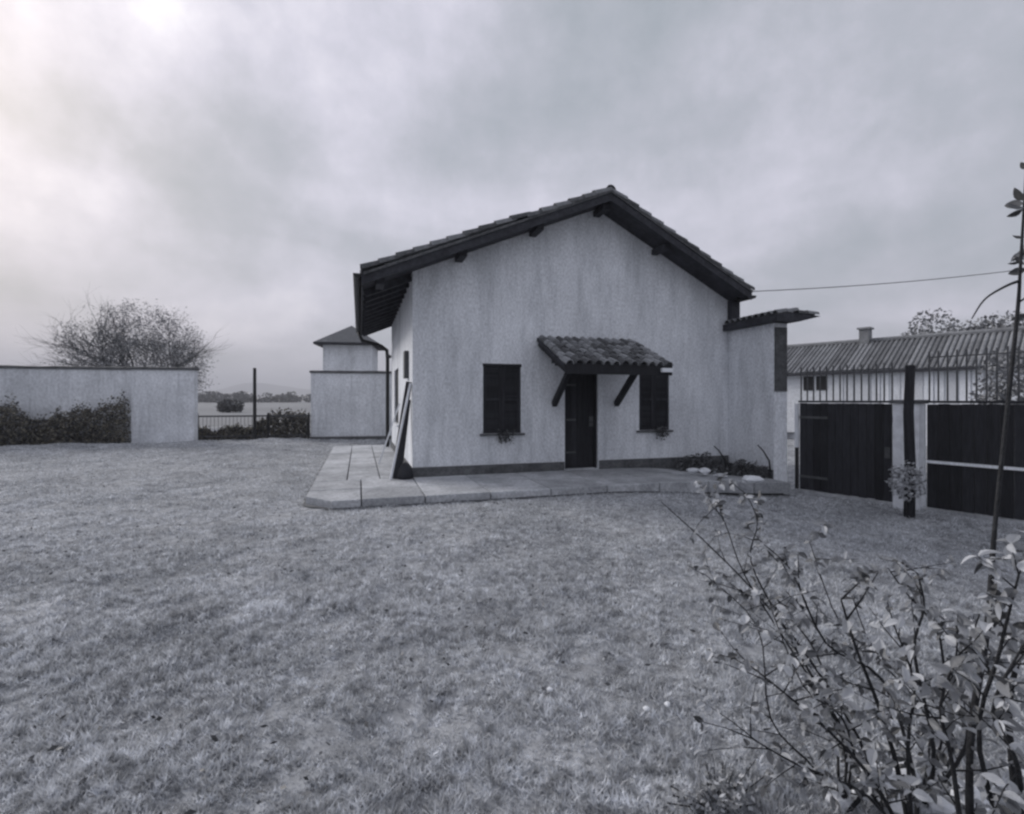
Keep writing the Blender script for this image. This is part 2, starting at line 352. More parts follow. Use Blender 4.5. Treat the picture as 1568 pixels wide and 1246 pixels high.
# windows with closed shutters
for (a, b, z0, z1) in Wn:
    wf = MB().box(a, a + .05, .16, .24, z0, z1).box(b - .05, b, .16, .24, z0, z1).box(a + .05, b - .05, .16, .24, z1 - .05, z1).box(a + .05, b - .05, .16, .24, z0, z0 + .05).build('window', M['darkwood'], HS)
    MB().box(a + .05, b - .05, .19, .20, z0 + .05, z1 - .05).build('pane', M['metal'], wf)
    MB().box(a - .07, b + .07, -.07, .155, z0 - .045, z0 - .003).build('window_sill', M['plinth'], HS, bevel=.006)
    MB().box(a - .01, b + .01, -.012, .10, z1 - .045, z1 + .012).build('shutter_rail', M['darkwood'], HS)
    mid = (a + b) / 2
    for c0, c1 in ((a + .006, mid - .004), (mid + .004, b - .006)):
        sh = MB().box(c0, c0 + .06, .02, .06, z0 + .004, z1 - .05).box(c1 - .06, c1, .02, .06, z0 + .004, z1 - .05)
        sh.box(c0 + .06, c1 - .06, .02, .06, z1 - .12, z1 - .05).box(c0 + .06, c1 - .06, .02, .06, z0 + .004, z0 + .08).box(c0 + .06, c1 - .06, .02, .06, 1.58, 1.64)
        s_ = sh.build('shutter', M['darkwood'], HS)
        lv = MB(); zz = z0 + .09
        while zz < z1 - .14: lv.hexa([(c0 + .061, .028, zz), (c1 - .061, .028, zz), (c1 - .061, .036, zz), (c0 + .061, .036, zz)], [(c0 + .061, .046, zz + .042), (c1 - .061, .046, zz + .042), (c1 - .061, .054, zz + .042), (c0 + .061, .054, zz + .042)]); zz += .046
        tag(lv.build('louvres', M['darkwood'], s_), kind='stuff')
# side window and small box
a, b, z0, z1 = SW
sw = MB().box(.05, .10, a, a + .07, z0, z1).box(.05, .10, b - .07, b, z0, z1).box(.05, .10, a + .07, b - .07, z1 - .07, z1).box(.05, .10, a + .07, b - .07, z0, z0 + .07).build('window', M['darkwood'], HS)
MB().box(.07, .08, a + .07, b - .07, z0 + .07, z1 - .07).build('pane', M['metal'], sw)
MB().box(-.05, .05, a - .05, b + .05, z0 - .05, z0 - .003).build('window_sill', M['stone'], HS)
MB().box(-.09, -.003, .75, 1.05, 2.05, 2.62).build('meter_box', M['pipe'], HS, bevel=.01)
MB().tube([(-.05, 5.9, 2.9), (-.2, 5.9, 2.98)], .05, 8).build('wall_lamp', M['pipe'], HS)

# roof: two slabs, tiles, rafters, bargeboards, purlins
OV = .65; V0, V1 = -OV, LEN + OV
def slope(name, ta, tb, th=.10):
    za, zb = roofz(ta), roofz(tb)
    return MB().prism([(ta, V0, za), (tb, V0, zb), (tb, V0, zb + th), (ta, V0, za + th)], [(ta, V1, za), (tb, V1, zb), (tb, V1, zb + th), (ta, V1, za + th)]).build(name, M['soffit'], HS)
TL, TR, RG = -.91, 7.42, 3.909
sl = slope('roof', TL, RG - .002); sr = slope('roof', RG + .002, TR)
for (ta, tb, pr) in ((TL, RG, sl), (RG, TR, sr)):
    za, zb = roofz(ta), roofz(tb); e = .02
    MB().prism([(ta, V0 - .03, za - .07), (tb, V0 - .03, zb - .07), (tb, V0 - .03, zb + .085), (ta, V0 - .03, za + .085)],
               [(ta, V0 - .002, za - .07), (tb, V0 - .002, zb - .07), (tb, V0 - .002, zb + .085), (ta, V0 - .002, za + .085)]).build('bargeboard', M['soffit'], pr)
    MB().prism([(ta, V0 - .06, za + .087), (tb, V0 - .06, zb + .087), (tb, V0 - .06, zb + .135), (ta, V0 - .06, za + .135)],
               [(ta, V0 + .12, za + .103), (tb, V0 + .12, zb + .103), (tb, V0 + .12, zb + .135), (ta, V0 + .12, za + .135)]).build('verge_strip', M['plinth'], pr)
for t in (-.62, .9, 2.45, RG, 5.35):
    z = roofz(t) - (.012 if t != RG else .06)
    MB().box(t - .075, t + .075, V0 + .16, -.003, z - .12, z).build('purlin', M['soffit'], HS, bevel=.008)
MB().box(TL - .035, TL - .003, V0 - .03, V1, roofz(TL) - .08, roofz(TL) + .16).build('fascia', M['soffit'], sl)
for k in range(12):
    v = .15 + k * .57
    MB().beam((-.88, v, roofz(-.88) - .075), (-.003, v, roofz(-.003) - .075), .09, .13).build('rafter', M['soffit'], HS)
    if k < 11: MB().beam((WID + .003, v, roofz(WID + .003) - .075), (WID + .05, v, roofz(WID + .05) - .075), .09, .13).build('rafter', M['soffit'], HS)
def tilemesh(name, m, Lt=.42, r0=.105, r1=.085, th=.014):
    vs = []; n = 6
    for x, r in ((0, r0), (Lt, r1)):
        for rr_ in (r, r - th):
            for k in range(n + 1): ph = math.pi * k / n; vs.append((x, -rr_ * math.cos(ph), rr_ * 1.05 * math.sin(ph)))
    q = n + 1; fs = []
    for k in range(n):
        fs += [(k, k + 1, 2 * q + k + 1, 2 * q + k), (q + k + 1, q + k, 3 * q + k, 3 * q + k + 1), (k + 1, k, q + k, q + k + 1), (2 * q + k, 2 * q + k + 1, 3 * q + k + 1, 3 * q + k)]
    me = bpy.data.meshes.new(name); me.from_pydata(vs, [], fs); me.materials.append(m)
    me.polygons.foreach_set('use_smooth', [False] * len(me.polygons)); return me
TM = tilemesh('tile', M['tile']); TML = tilemesh('canopy_tile', M['tilelight'], .36, .085, .068)
def mesh_vf(me): return [v.co.copy() for v in me.vertices], [tuple(p.vertices) for p in me.polygons]
TMV = mesh_vf(TM)
def tiles(pr, t_eave, t_top, v0, v1, lift, single, sp=.205, step=.33):
    """barrel tiles from the eave up; single(i, j, ni, nj) says which are objects of their own"""
    s = 1 if t_top > t_eave else -1
    zt = lambda t: roofz(t) + .10
    run = abs(t_top - t_eave); dz = abs(zt(t_top) - zt(t_eave)); ang = math.atan2(dz, run); Ls = math.hypot(run, dz)
    nj = int(Ls / step); ni = int((v1 - v0) / sp) + 1; rest = MB()
    for i in range(ni):
        for j in range(nj + 1):
            d = min(j * step, Ls - .36) - .03; t = t_eave + s * d * math.cos(ang); z = zt(t_eave) + d * math.sin(ang) + .045 + (lift if (s > 0 and t < 1.95) else 0)
            v = v0 + i * sp
            m = Matrix.Translation((t, v, z + rnd.uniform(-.006, .006))) @ Matrix.Rotation(rnd.uniform(-.03, .03), 4, 'Z')
            if s < 0: m = m @ Matrix.Rotation(math.pi, 4, 'Z')
            m = m @ Matrix.Rotation(-(ang - .05), 4, 'Y')
            if single(i, j, ni, nj): link('tile', TM, pr, m)
            else: rest.add([m @ c for c in TMV[0]], TMV[1])
    tag(rest.build('tiles', M['tile'], pr), kind='stuff')
tiles(sl, TL, RG, V0 + .02, V1 - .02, .045, lambda i, j, ni, nj: i < 4 or j == 0)
tiles(sr, TR, RG, V0 + .02, V1 - .02, 0, lambda i, j, ni, nj: i < 3 or j == 0)
nrt = int((V1 - V0) / .36)
for k in range(nrt):
    m = Matrix.Translation((RG, V0 - .03 + k * .36, roofz(RG) + .135)) @ Matrix.Rotation(math.pi / 2, 4, 'Z') @ Matrix.Rotation(.03, 4, 'Y') @ Matrix.Scale(1.1, 4)
    link('ridge_tile', TM, HS, m)
# mortar bed under the first tiles of the left verge
MB().prism([(TL + .35, V0 - .04, roofz(TL + .35) + .137), (1.85, V0 - .04, roofz(1.85) + .137), (1.85, V0 - .02, roofz(1.85) + .20), (TL + .35, V0 - .02, roofz(TL + .35) + .20)],
           [(TL + .35, V0 + .3, roofz(TL + .35) + .137), (1.85, V0 + .3, roofz(1.85) + .137), (1.85, V0 + .3, roofz(1.85) + .20), (TL + .35, V0 + .3, roofz(TL + .35) + .20)]).build('mortar_bed', M['bargewood'], HS)
# gutters and downpipe
def gutter(t, z):
    vs = []; n = 6
    for v in (V0 + .0, V1):
        for r in (.075, .068):
            for k in range(n + 1): ph = math.pi + math.pi * k / n; vs.append((t + r * math.cos(ph), v, z + r * math.sin(ph)))
    q = n + 1; fs = []
    for k in range(n): fs += [(k, k + 1, 2 * q + k + 1, 2 * q + k), (q + k, 3 * q + k, 3 * q + k + 1, q + k + 1), (k, q + k, q + k + 1, k + 1), (2 * q + k, 2 * q + k + 1, 3 * q + k + 1, 3 * q + k)]
    fs += [tuple(range(n + 1)), tuple(reversed(range(2 * q, 3 * q)))]
    return MB().add(vs, fs).build('gutter', M['metal'], HS)
gutter(TL - .105, roofz(TL) + .12); gutter(TR + .08, roofz(TR) + .04)
MB().tube([(TL - .10, 6.85, roofz(TL) + .06), (TL + .02, 6.83, roofz(TL) - .2), (-.32, 6.66, 3.32), (-.14, 6.62, 3.18), (-.12, 6.6, 2.9), (-.12, 6.6, .11)], .06, 8).build('downpipe', M['metal'], HS, smooth=True)
MB().box(WID - .02, WID + .22, -.14, .16, 3.28, roofz(WID) - .003).build('eave_post', M['soffit'], HS, bevel=.01)
ins = MB().tube([(TR + .02, -.3, 4.02), (TR + .28, -.3, 4.06)], .02, 6); ins.tube([(TR + .26, -.3, 4.02), (TR + .26, -.3, 4.12)], .035, 8)
ins.box(TR - .12, TR + .04, -.36, -.24, 3.90, 4.06); ins.build('wire_bracket', M['metal'], HS)

# porch canopy (part of the house)
cw0, cw1, cd = 2.55, 4.79, 1.45; zw, zf = 2.96, 2.32; sl_ = (zw - zf) / cd
cz = lambda w_: zw - w_ * sl_
cn = MB().prism([(cw0, -.003, cz(0) - .14), (cw0, -cd, cz(cd) - .14), (cw0, -cd, cz(cd) - .07), (cw0, -.003, cz(0) - .07)],
                [(cw1, -.003, cz(0) - .14), (cw1, -cd, cz(cd) - .14), (cw1, -cd, cz(cd) - .07), (cw1, -.003, cz(0) - .07)]).build('porch_canopy', M['soffit'], HS)
MB().box(cw0, cw1, -cd - .03, -cd - .002, cz(cd) - .25, cz(cd) - .05).build('fascia', M['darkwood'], cn)
for c0 in (cw0 + .06, 3.55, cw1 - .06):
    MB().beam((c0, -.01, cz(0) - .19), (c0, -cd + .05, cz(cd - .05) - .19), .07, .10).build('rafter', M['darkwood'], cn)
sang = math.atan(sl_); Lc = cd / math.cos(sang)
for i in range(12):
    for j in range(6):
        d = min(j * .27, Lc - .33) - .06; y = -cd + d * math.cos(sang); z = cz(cd) + d * math.sin(sang) - .05
        m = Matrix.Translation((cw0 + .09 + i * .187 + rnd.uniform(-.008, .008), y, z + rnd.uniform(-.006, .006))) @ Matrix.Rotation(math.pi / 2 + rnd.uniform(-.04, .04), 4, 'Z') @ Matrix.Rotation(-(sang - .045), 4, 'Y')
        link('tile', TML, cn, m)
MB().box(cw0 + .1, cw1 - .1, -.85, -.75, cz(.8) - .345, cz(.8) - .245).build('cross_beam', M['darkwood'], HS, bevel=.006)
for c0 in (2.93, 4.39):
    br = MB().beam((c0, -.01, 1.50), (c0, -.92, 2.26), .10, .12).build('bracket', M['darkwood'], HS, bevel=.008)
    MB().box(c0 - .05, c0 + .05, -.80, -.004, cz(.8) - .24, cz(.8) - .16).build('bracket_arm', M['darkwood'], br)
MB().box(4.52, 4.76, -1.56, -1.486, 2.125, 2.205).build('lamp', M['lamp'], HS, bevel=.012)

# ------------------------------------------------------------------ gate wall with small roof at the right corner of the house
GW = house_frame('gate_wall', label='short plastered wall with a flat tiled cap at the right corner of the house', cat='wall')
MB().box(WID + .003, WID + .36, -1.346, .25, -.5, 3.218).build('wall', M['plaster'], GW)
MB().box(WID - .028, WID - .003, -1.346, -.03, -.5, .12).build('plinth', M['plinth'], GW)
MB().box(WID + .02, WID + .335, -1.375, -1.349, 1.78, 3.13).build('wood_panel', M['bargewood'], GW)
cp = MB().prism([(WID - .16, -1.60, 3.22), (WID + .42, -1.60, 3.23), (WID + 1.0, -1.60, 3.37), (WID + .35, -1.60, 3.41), (WID - .16, -1.60, 3.36)],
                [(WID - .16, -.01, 3.22), (WID + .42, -.01, 3.23), (WID + 1.0, -.01, 3.37), (WID + .35, -.01, 3.41), (WID - .16, -.01, 3.36)]).build('cap_roof', M['soffit'], GW)
TMS = tilemesh('cap_tile', M['tile'], .30, .08, .065)
for k in range(9):
    for s in range(4):
        m = Matrix.Translation((WID - .16 + s * .27, -1.55 + k * .175, 3.30 + (.07 + s * .03 if s < 2 else .105))) @ Matrix.Rotation(-.22 if s < 2 else .0, 4, 'Y')
        link('tile', TMS, cp, m)

# ------------------------------------------------------------------ driveway gate, pillar and board fence on the right
G0 = Vector((5.90, 10.2, 0)); gd = Vector((.56, -.828, 0)).normalized(); ga = math.atan2(gd.y, gd.x)
GZ = -.27
def gatef(name, **k): return empty(name, (G0.x, G0.y, 0), ga, **k)
g1 = gatef('wooden_gate', label='dark plank gate leaf between the capped wall and the pale gate pillar', cat='gate')
s = .02
while s < 1.60: MB().box(s + .004, s + .128, -.02, .02, GZ + .05 + rnd.uniform(-.008, .008), 1.53 + rnd.uniform(-.006, .006)).build('plank', M['gatewood'], g1); s += .132
MB().box(.02, 1.62, .022, .06, .1, .2).build('rail', M['gatewood'], g1); MB().box(.02, 1.62, .022, .06, 1.2, 1.3).build('rail', M['gatewood'], g1)
MB().box(.0, 1.62, -.03, .03, 1.545, 1.585).build('top_rail', M['gatewood'], g1)
def railing(s0, s1, par, top=2.04):
    mb = MB(); s = s0
    while s < s1: mb.box(s, s + .022, -.010, .010, 1.586, top + rnd.uniform(-.01, .01)); s += .12
    tag(mb.build('railing_bars', M['pipe'], par), kind='stuff'); MB().box(s0, s1, -.009, .009, top - .11, top - .09).build('railing_rail', M['pipe'], par)
for zh in (.02, 1.22): MB().box(.02, .55, -.032, -.022, zh, zh + .05).build('hinge', M['pipe'], g1)
MB().box(1.50, 1.58, -.04, -.022, .55, .75).build('lock_plate', M['pipe'], g1)
railing(.03, 1.60, g1, 2.26)
gp = gatef('gap_strip', label='slim added strip beside the capped wall, white above for the lit wall behind the gap', cat='post')  # added strip: its white top stands in for the lit wall through the gap
MB().box(-.075, -.01, -.03, .03, .62, 1.52).build('lit_gap_strip', M['white'], gp); MB().box(-.07, -.015, -.028, .028, GZ - .2, .618).build('dark_gap_strip', M['metal'], gp)
pl_ = gatef('gate_pillar', label='pale square pillar behind a dark post between two dark gate panels', cat='pillar')
MB().box(1.66, 2.04, -.16, .16, GZ - .3, 1.53).build('shaft', M['stone'], pl_, bevel=.01); MB().box(1.63, 2.07, -.19, .19, 1.533, 1.60).build('cap', M['plinth'], pl_, bevel=.01)
PXp = W(1392, 780, 8.05)
wp = empty('wooden_post', (PXp.x, PXp.y, 0), .3, label='tall dark timber post standing in front of the pale gate pillar', cat='post')
MB().add(*(lambda b: (b.v, b.f))(MB().tube([(0, 0, -.6), (.02, 0, .6), (.0, .01, 1.4), (.03, 0, 2.16)], [.08, .075, .07, .065], 8))).build('timber', M['darkwood'], wp)
g2 = gatef('board_fence', label='dark plank fence with a pale middle rail at the right edge of the lawn', cat='fence')
s = 2.10
while s < 7.6: MB().box(s + .004, s + .148, -.02, .02, GZ + .05 + rnd.uniform(-.01, .01), 1.53 + rnd.uniform(-.008, .008)).build('plank', M['gatewood'], g2); s += .152
MB().box(2.1, 7.7, -.06, -.022, .53, .575).build('rail', M['boards'], g2); MB().box(2.1, 7.7, -.03, .03, 1.545, 1.585).build('top_rail', M['gatewood'], g2)
railing(2.12, 7.6, g2, 2.42)
kb = MB(); kb.box(-.05, 7.7, -.10, .06, -.6, GZ + .045); kerb = kb.build('kerb', M['concrete']); kerb.location = (G0.x, G0.y, 0); kerb.rotation_euler.z = ga; tag(kerb, kind='structure')

# ------------------------------------------------------------------ garden walls on the left
def garden_wall(name, a, b, z0, z1, th, label, cop=.09, over=.05, parts=None):
    a, b = Vector(a), Vector(b); ln = (b - a).length; rz = math.atan2((b - a).y, (b - a).x)
    e = empty(name, (a.x, a.y, 0), rz, label=label, cat='wall')
    MB().box(0, ln, 0, th, z0, z1).build('wall', M['wallplaster'], e)
    q = -over
    while q < ln + over - .02:                                   # coping in short pieces, each a little off level
        a_, b_ = q + .006, min(q + .52, ln + over) - .006; j1, j2 = rnd.uniform(-.012, .012), rnd.uniform(-.012, .012); lo = z1 + .003
        MB().prism([(a_, -over, lo), (a_, th + over, lo), (a_, th + over, z1 + cop * .6), (a_, th / 2, z1 + cop * 1.3 + j1), (a_, -over, z1 + cop + j1)],
                   [(b_, -over, lo), (b_, th + over, lo), (b_, th + over, z1 + cop * .6), (b_, th / 2, z1 + cop * 1.3 + j2), (b_, -over, z1 + cop + j2)]).build('coping_tile', M['plinth'], e); q += .52
    return e
aA = W(-260, 612, 16.2); bA = W(204, 612, 18.3)
garden_wall('garden_wall', (aA.x, aA.y, 0), (bA.x, bA.y, 0), -.3, 2.70, .3, 'long weathered garden wall with dark coping behind a brown hedge')
aB = W(201, 612, 17.75); bB = W(297, 612, 18.1)
blk = garden_wall('wall_block', (aB.x, aB.y, 0), (bB.x, bB.y, 0), -.3, 2.68, .32, 'blocky plastered wall end standing proud to the right of the hedge')
aC = W(476, 612, 19.6); bC = W(600, 612, 20.2)
garden_wall('garden_wall', (aC.x, aC.y, 0), (bC.x + 2.5, bC.y + .4, 0), -.3, 2.66, .3, 'short weathered garden wall under the small square tower')
# dark footing along that wall
MB().box(0, 5.6, -.06, -.003, -.3, .14).build('footing', M['plinth'], bpy.data.objects['garden_wall.001'])

# small tower beyond
TW = empty('small_tower', (-10.4, 31.0, 0), R(8), label='small square tower with a low pyramid roof seen over the garden wall', cat='tower')
tx = W(487, 612, 30).x + 10.4
MB().box(-1.35, 1.6, 0, 2.9, 0, 5.1).build('wall', M['wallplaster'], TW)
rf = MB().add([(-1.8, -.45, 5.15), (2.05, -.45, 5.15), (2.05, 3.35, 5.15), (-1.8, 3.35, 5.15), (.12, 1.45, 6.45)], [(3, 2, 1, 0), (0, 1, 4), (1, 2, 4), (2, 3, 4), (3, 0, 4)]).build('roof', M['farroof'], TW)
MB().box(-1.82, 2.07, -.47, 3.37, 5.02, 5.148).build('eave', M['soffit'], TW)

# gate fence in the gap
fa = W(300, 612, 18.6); fb = W(476, 612, 19.5)
ln = (fb - fa).length; rz = math.atan2(fb.y - fa.y, fb.x - fa.x)
FN = empty('wire_fence', (fa.x, fa.y, 0), rz, label='thin wire fence with a top rail across the gap between garden walls', cat='fence')
MB().box(.0, ln, -.02, .02, .95, 1.01).build('rail', M['pipe'], FN); MB().box(.0, ln, -.015, .015, .2, .24).build('rail', M['pipe'], FN)
bars = MB(); s = .1
while s < ln: bars.box(s, s + .012, -.006, .006, .0, .95); s += .13
tag(bars.build('bars', M['pipe'], FN), kind='stuff')
for s in (.05, ln * .62, ln - .08): MB().box(s - .03, s + .03, -.03, .03, -.2, 1.1).build('post', M['metal'], FN)
pp = W(390, 612, 18.4); po = MB().tube([(0, 0, -.3), (0, 0, 2.78)], [.065, .055], 8).build('fence_pole', M['metal']); po.location = (pp.x, pp.y, 0)
tag(po, 'tall thin black pole standing in the gap between garden walls', 'pole')

def leafmass(name, pts_fn, n, size, m, parent=None, asp=.6):
    c = pts_fn(n); return fastmesh(name, leafquads(c, np.full(len(c), size), asp=asp), 4, m, parent)
def hedge(name, x0, y0, x1, y1, th, hfun, n, size, label, m, cat='hedge'):
    e = empty(name, (x0, y0, 0), math.atan2(y1 - y0, x1 - x0), label=label, cat=cat); Lh = math.hypot(x1 - x0, y1 - y0)
    def f(n):
        s = nrs.rand(n) * Lh; h = hfun(s / Lh) * (.62 + .42 * vnoise(s * 1.7, s * 0 + 2) + .34 * vnoise(s * 6.3, s * 0 + 5)); z = nrs.rand(n) ** 1.15 * h * (1 + .28 * nrs.rand(n) ** 6)
        y = (nrs.rand(n) - .5) * th * (1.1 - .5 * z / h); return np.stack([s, y, z], 1)
    tag(leafmass('foliage', f, n, size, m, e), kind='stuff')
    st = MB()
    for k in range(int(Lh / .35)):
        s = (k + rnd.random()) * .35
        if s > Lh: continue
        h = float(hfun(np.array([s / Lh]))[0]) * .8
        st.tube([(s, 0, -.1), (s + rnd.uniform(-.1, .1), rnd.uniform(-.1, .1), h)], [.02, .006], 4)
    tag(st.build('stems', M['bark'], e), kind='stuff'); return e
ha = W(-200, 612, 15.9); hb = W(196, 612, 17.7)
hedge('brown_hedge', ha.x, ha.y, hb.x, hb.y, .7, lambda u: 1.28 + .42 * sstep(.82, 1, u) + .06 * np.sin(u * 25), 21000, .085, 'ragged dark brown hedge growing against the long garden wall', M['hedge'])
hc = W(302, 612, 18.9); hd = W(474, 612, 19.9)
hedge('low_hedge', hc.x, hc.y, hd.x, hd.y, .6, lambda u: .5 + .45 * sstep(.3, .75, u), 9000, .11, 'low dark hedge behind the wire fence in the gap', M['hedge'])
# far bushes and tree lines
def bush(name, x, y, wd, h, n, size, m, label, cat='bush', kind=None, group=None):
    e = empty(name, (x, y, 0), 0, label=label, cat=cat, group=group)
    def f(n):
        d = nrs.normal(size=(n, 3)); d /= np.linalg.norm(d, axis=1)[:, None]; r = nrs.rand(n) ** .4
        lump = .8 + .4 * vnoise(d[:, 0] * 3 + x, d[:, 2] * 3 + y)
        return np.stack([d[:, 0] * wd / 2 * r * lump, d[:, 1] * wd / 2 * r * lump, h * .52 + d[:, 2] * h * .5 * r * lump], 1)
    tag(leafmass('crown', f, n, size, m, e), kind='stuff')
    MB().tube([(0, 0, -.2), (0, 0, h * .6)], [wd * .03, wd * .015], 6).build('trunk', M['bark'], e); return e
b1 = W(352, 612, 62); bush('dark_bush', b1.x, 62, 3.3, 1.6, 900, .4, M['leafdark'], 'small dark round bush in the field beyond the wire fence')
tl = MB(); tlp = []
for k in range(230):
    x = -330 + rnd.random() * 476; y = 300 + rnd.uniform(-25, 25) ; h = rnd.uniform(2.6, 6.4); c = nrs.normal(size=(110, 3)); c /= np.linalg.norm(c, axis=1)[:, None]
    tlp.append(np.stack([x + c[:, 0] * 6.5 * nrs.rand(110) ** .4, y + c[:, 1] * 3, h * .5 + c[:, 2] * h * .5], 1))
o = fastmesh('tree_line', leafquads(np.concatenate(tlp), np.full(230 * 110, 1.5), asp=.8), 4, M['leafdark']); tag(o, 'distant dark line of trees at the far edge of the field', 'trees', kind='stuff')

# ------------------------------------------------------------------ bare tree behind the left garden wall
def branches(mb, tips, p, d, length, r, depth, spread, rr, up=.08, n=5):
    pts = [p]; rad = [r]; q = p.copy(); dd = d.copy(); seg = 4 if depth > 1 else 3
    for k in range(seg):
        dd = (dd + Vector((rr.gauss(0, .16), rr.gauss(0, .16), rr.gauss(0, .12) + up))).normalized(); q = q + dd * length / seg
        pts.append(q.copy()); rad.append(r * (1 - .5 * (k + 1) / seg))
        if depth > 0 and k >= 1:
            for _ in range(2 if depth > 1 else 3):
                ax = Vector((rr.gauss(0, 1), rr.gauss(0, 1), rr.gauss(0, .7))).normalized(); nd = (dd + ax * spread).normalized()
                branches(mb, tips, q, nd, length * rr.uniform(.5, .75), rad[-1] * .6, depth - 1, spread, rr, up, 4 if depth > 2 else 3)
    mb.tube(pts, rad, n)
    if depth <= 1: tips.extend(pts[1:])
def tree(name, x, y, h, wd, label, seed, leafn=3, leafsize=.09, m='treeleaf', group=None, trunk=.3, depth=4, z0=0, cat='tree', spread=.95, r0=None):
    rr = random.Random(seed); e = empty(name, (x, y, z0), 0, label=label, cat=cat, group=group)
    tb, cb, tips = MB(), MB(), []
    r0 = r0 or h * .035; th = h * trunk; tb.tube([(0, 0, -.3), (.03, 0, th * .5), (0, .04, th)], [r0 * 1.3, r0, r0 * .85], 8)
    for k in range(6):
        a = 2 * math.pi * k / 6 + rr.uniform(-.4, .4); tl_ = rr.uniform(.35, 1.15)
        d = Vector((math.cos(a) * tl_ * wd / h, math.sin(a) * tl_ * wd / h, .75)).normalized()
        branches(cb, tips, Vector((0, 0, th * rr.uniform(.75, 1))), d, (h - th) * .62, r0 * .55, depth - 1, spread, rr)
    tb.build('trunk', M['bark'], e, smooth=True); tag(cb.build('crown', M['paletwig'], e), kind='stuff')
    if leafn:
        P = np.array([t[:] for t in tips]); P = np.repeat(P, leafn, 0) + nrs.normal(size=(len(P) * leafn, 3)) * leafsize * 1.3
        tag(fastmesh('leaves', leafquads(P, np.full(len(P), leafsize)), 4, M[m], e), kind='stuff')
    return e
tp = W(210, 612, 27)
def crownmass(e, cx_, cz_, rx, rz, ncl, per, size):
    P = []
    for k in range(ncl):
        a = rnd.uniform(0, 6.283); u = rnd.random() ** .45; el = math.asin(rnd.uniform(-.25, 1)); c = np.array([rx * u * math.cos(a) * math.cos(el) ** .5, rx * u * math.sin(a) * math.cos(el) ** .5, cz_ + rz * u * math.sin(el)])
        d = nrs.normal(size=(per, 3)) * np.array([.34, .34, .38]) * (rx / 4.3); P.append(c + d)
    P = np.concatenate(P); tag(fastmesh('fine_twigs', leafquads(P, np.full(len(P), size), asp=.28), 4, M['treeleaf'], e), kind='stuff')
T_ = tree('round_tree', tp.x, 27, 5.9, 4.6, 'sparse round-crowned tree rising behind the long garden wall', 4, 0, .085, trunk=.2, spread=.8); crownmass(T_, .1, 2.9, 3.4, 3.5, 420, 42, .13); crownmass(T_, .2, 4.3, 2.0, 2.6, 130, 42, .13)

# ------------------------------------------------------------------ long low building on the right
e0 = Vector((13.77, 24.0, 0)); e1 = Vector((18.67, 18.1, 0)); dv = (e1 - e0).normalized(); e0 = e0 - dv * 3; LB = 20.0
BL = empty('long_building', (e0.x, e0.y, 0), math.atan2(dv.y, dv.x), label='long low pale building with a grey tiled roof beyond the dark gate', cat='building')
MB().box(0, LB, .02, 5.0, -.5, 2.85).build('wall', M['stone'], BL)
nb_ = 0; s = 4.6
wl = bpy.data.objects.new('cladding', None)
while s < LB - .05:
    wd = rnd.uniform(.26, .38); MB().box(s + .02, min(s + wd, LB), -.03 - rnd.uniform(0, .02), .017, -.4, 2.84).build('board', M['boards'], BL); s += wd + .03
bpy.data.objects.remove(wl)
for c0 in (3.6, 4.15): MB().box(c0 - .3, c0 + .1, -.02, .017, 2.05, 2.7).build('window', M['metal'], BL)
rf = MB().prism([(-.3, -.25, 2.86), (-.3, 5.5, 2.86), (-.3, 2.5, 4.36)], [(LB + .3, -.25, 2.86), (LB + .3, 5.5, 2.86), (LB + .3, 2.5, 4.36)]).build('roof', M['farroof'], BL)
rows = MB(); s = -.25; sa = math.atan2(1.76, 3.0)
while s < LB + .25:
    rows.tube([(s, -.31, 2.86 + .0), (s, 2.5, 4.37)], .07, 6); s += .19
tag(rows.build('tiles', M['farroof'], rf), kind='stuff')
MB().tube([(-.3, 2.5, 4.44), (LB + .3, 2.5, 4.44)], .12, 8).build('ridge', M['farroof'], rf)
MB().box(-.3, LB + .3, -.35, -.26, 2.74, 2.86).build('gutter', M['soffit'], BL)
cc = 4.95
ch = MB().box(cc, cc + .4, 2.2, 2.7, 4.0, 4.98).build('chimney', M['farroof'], rf); 
MB().box(cc - .07, cc + .47, 2.13, 2.77, 4.983, 5.07).build('chimney_cap', M['farroof'], BL)
for (px_, Y_, h_, w_, sd, lb) in ((1428, 30, 6.5, 4.2, 3, 'leafy tree behind the roof just right of the chimney'), (1492, 27, 5.9, 3.6, 8, 'low leafy tree behind the roof between its two neighbours'), (1556, 25, 6.1, 5.0, 9, 'leafy tree behind the roof at the right edge of the view')):
    p = W(px_, 612, Y_); bush('leafy_tree', p.x, Y_, w_, h_, 5500, .22, M['treeleaf'], lb, 'tree', group='trees behind the long building')
pb = W(1540, 612, 12.5); bush('tall_shrub', pb.x, 12.5, 1.4, 2.75, 2600, .11, M['treeleaf'], 'light shrub rising over the dark plank fence before the long building', 'shrub')
vs_ = W(1390, 740, 8.0)
e = bush('creeper', vs_.x - .02, 8.0, .5, .62, 700, .06, M['leaf'], 'grey leafy creeper round the foot of the dark timber post', 'plant'); e.location.z = -.05
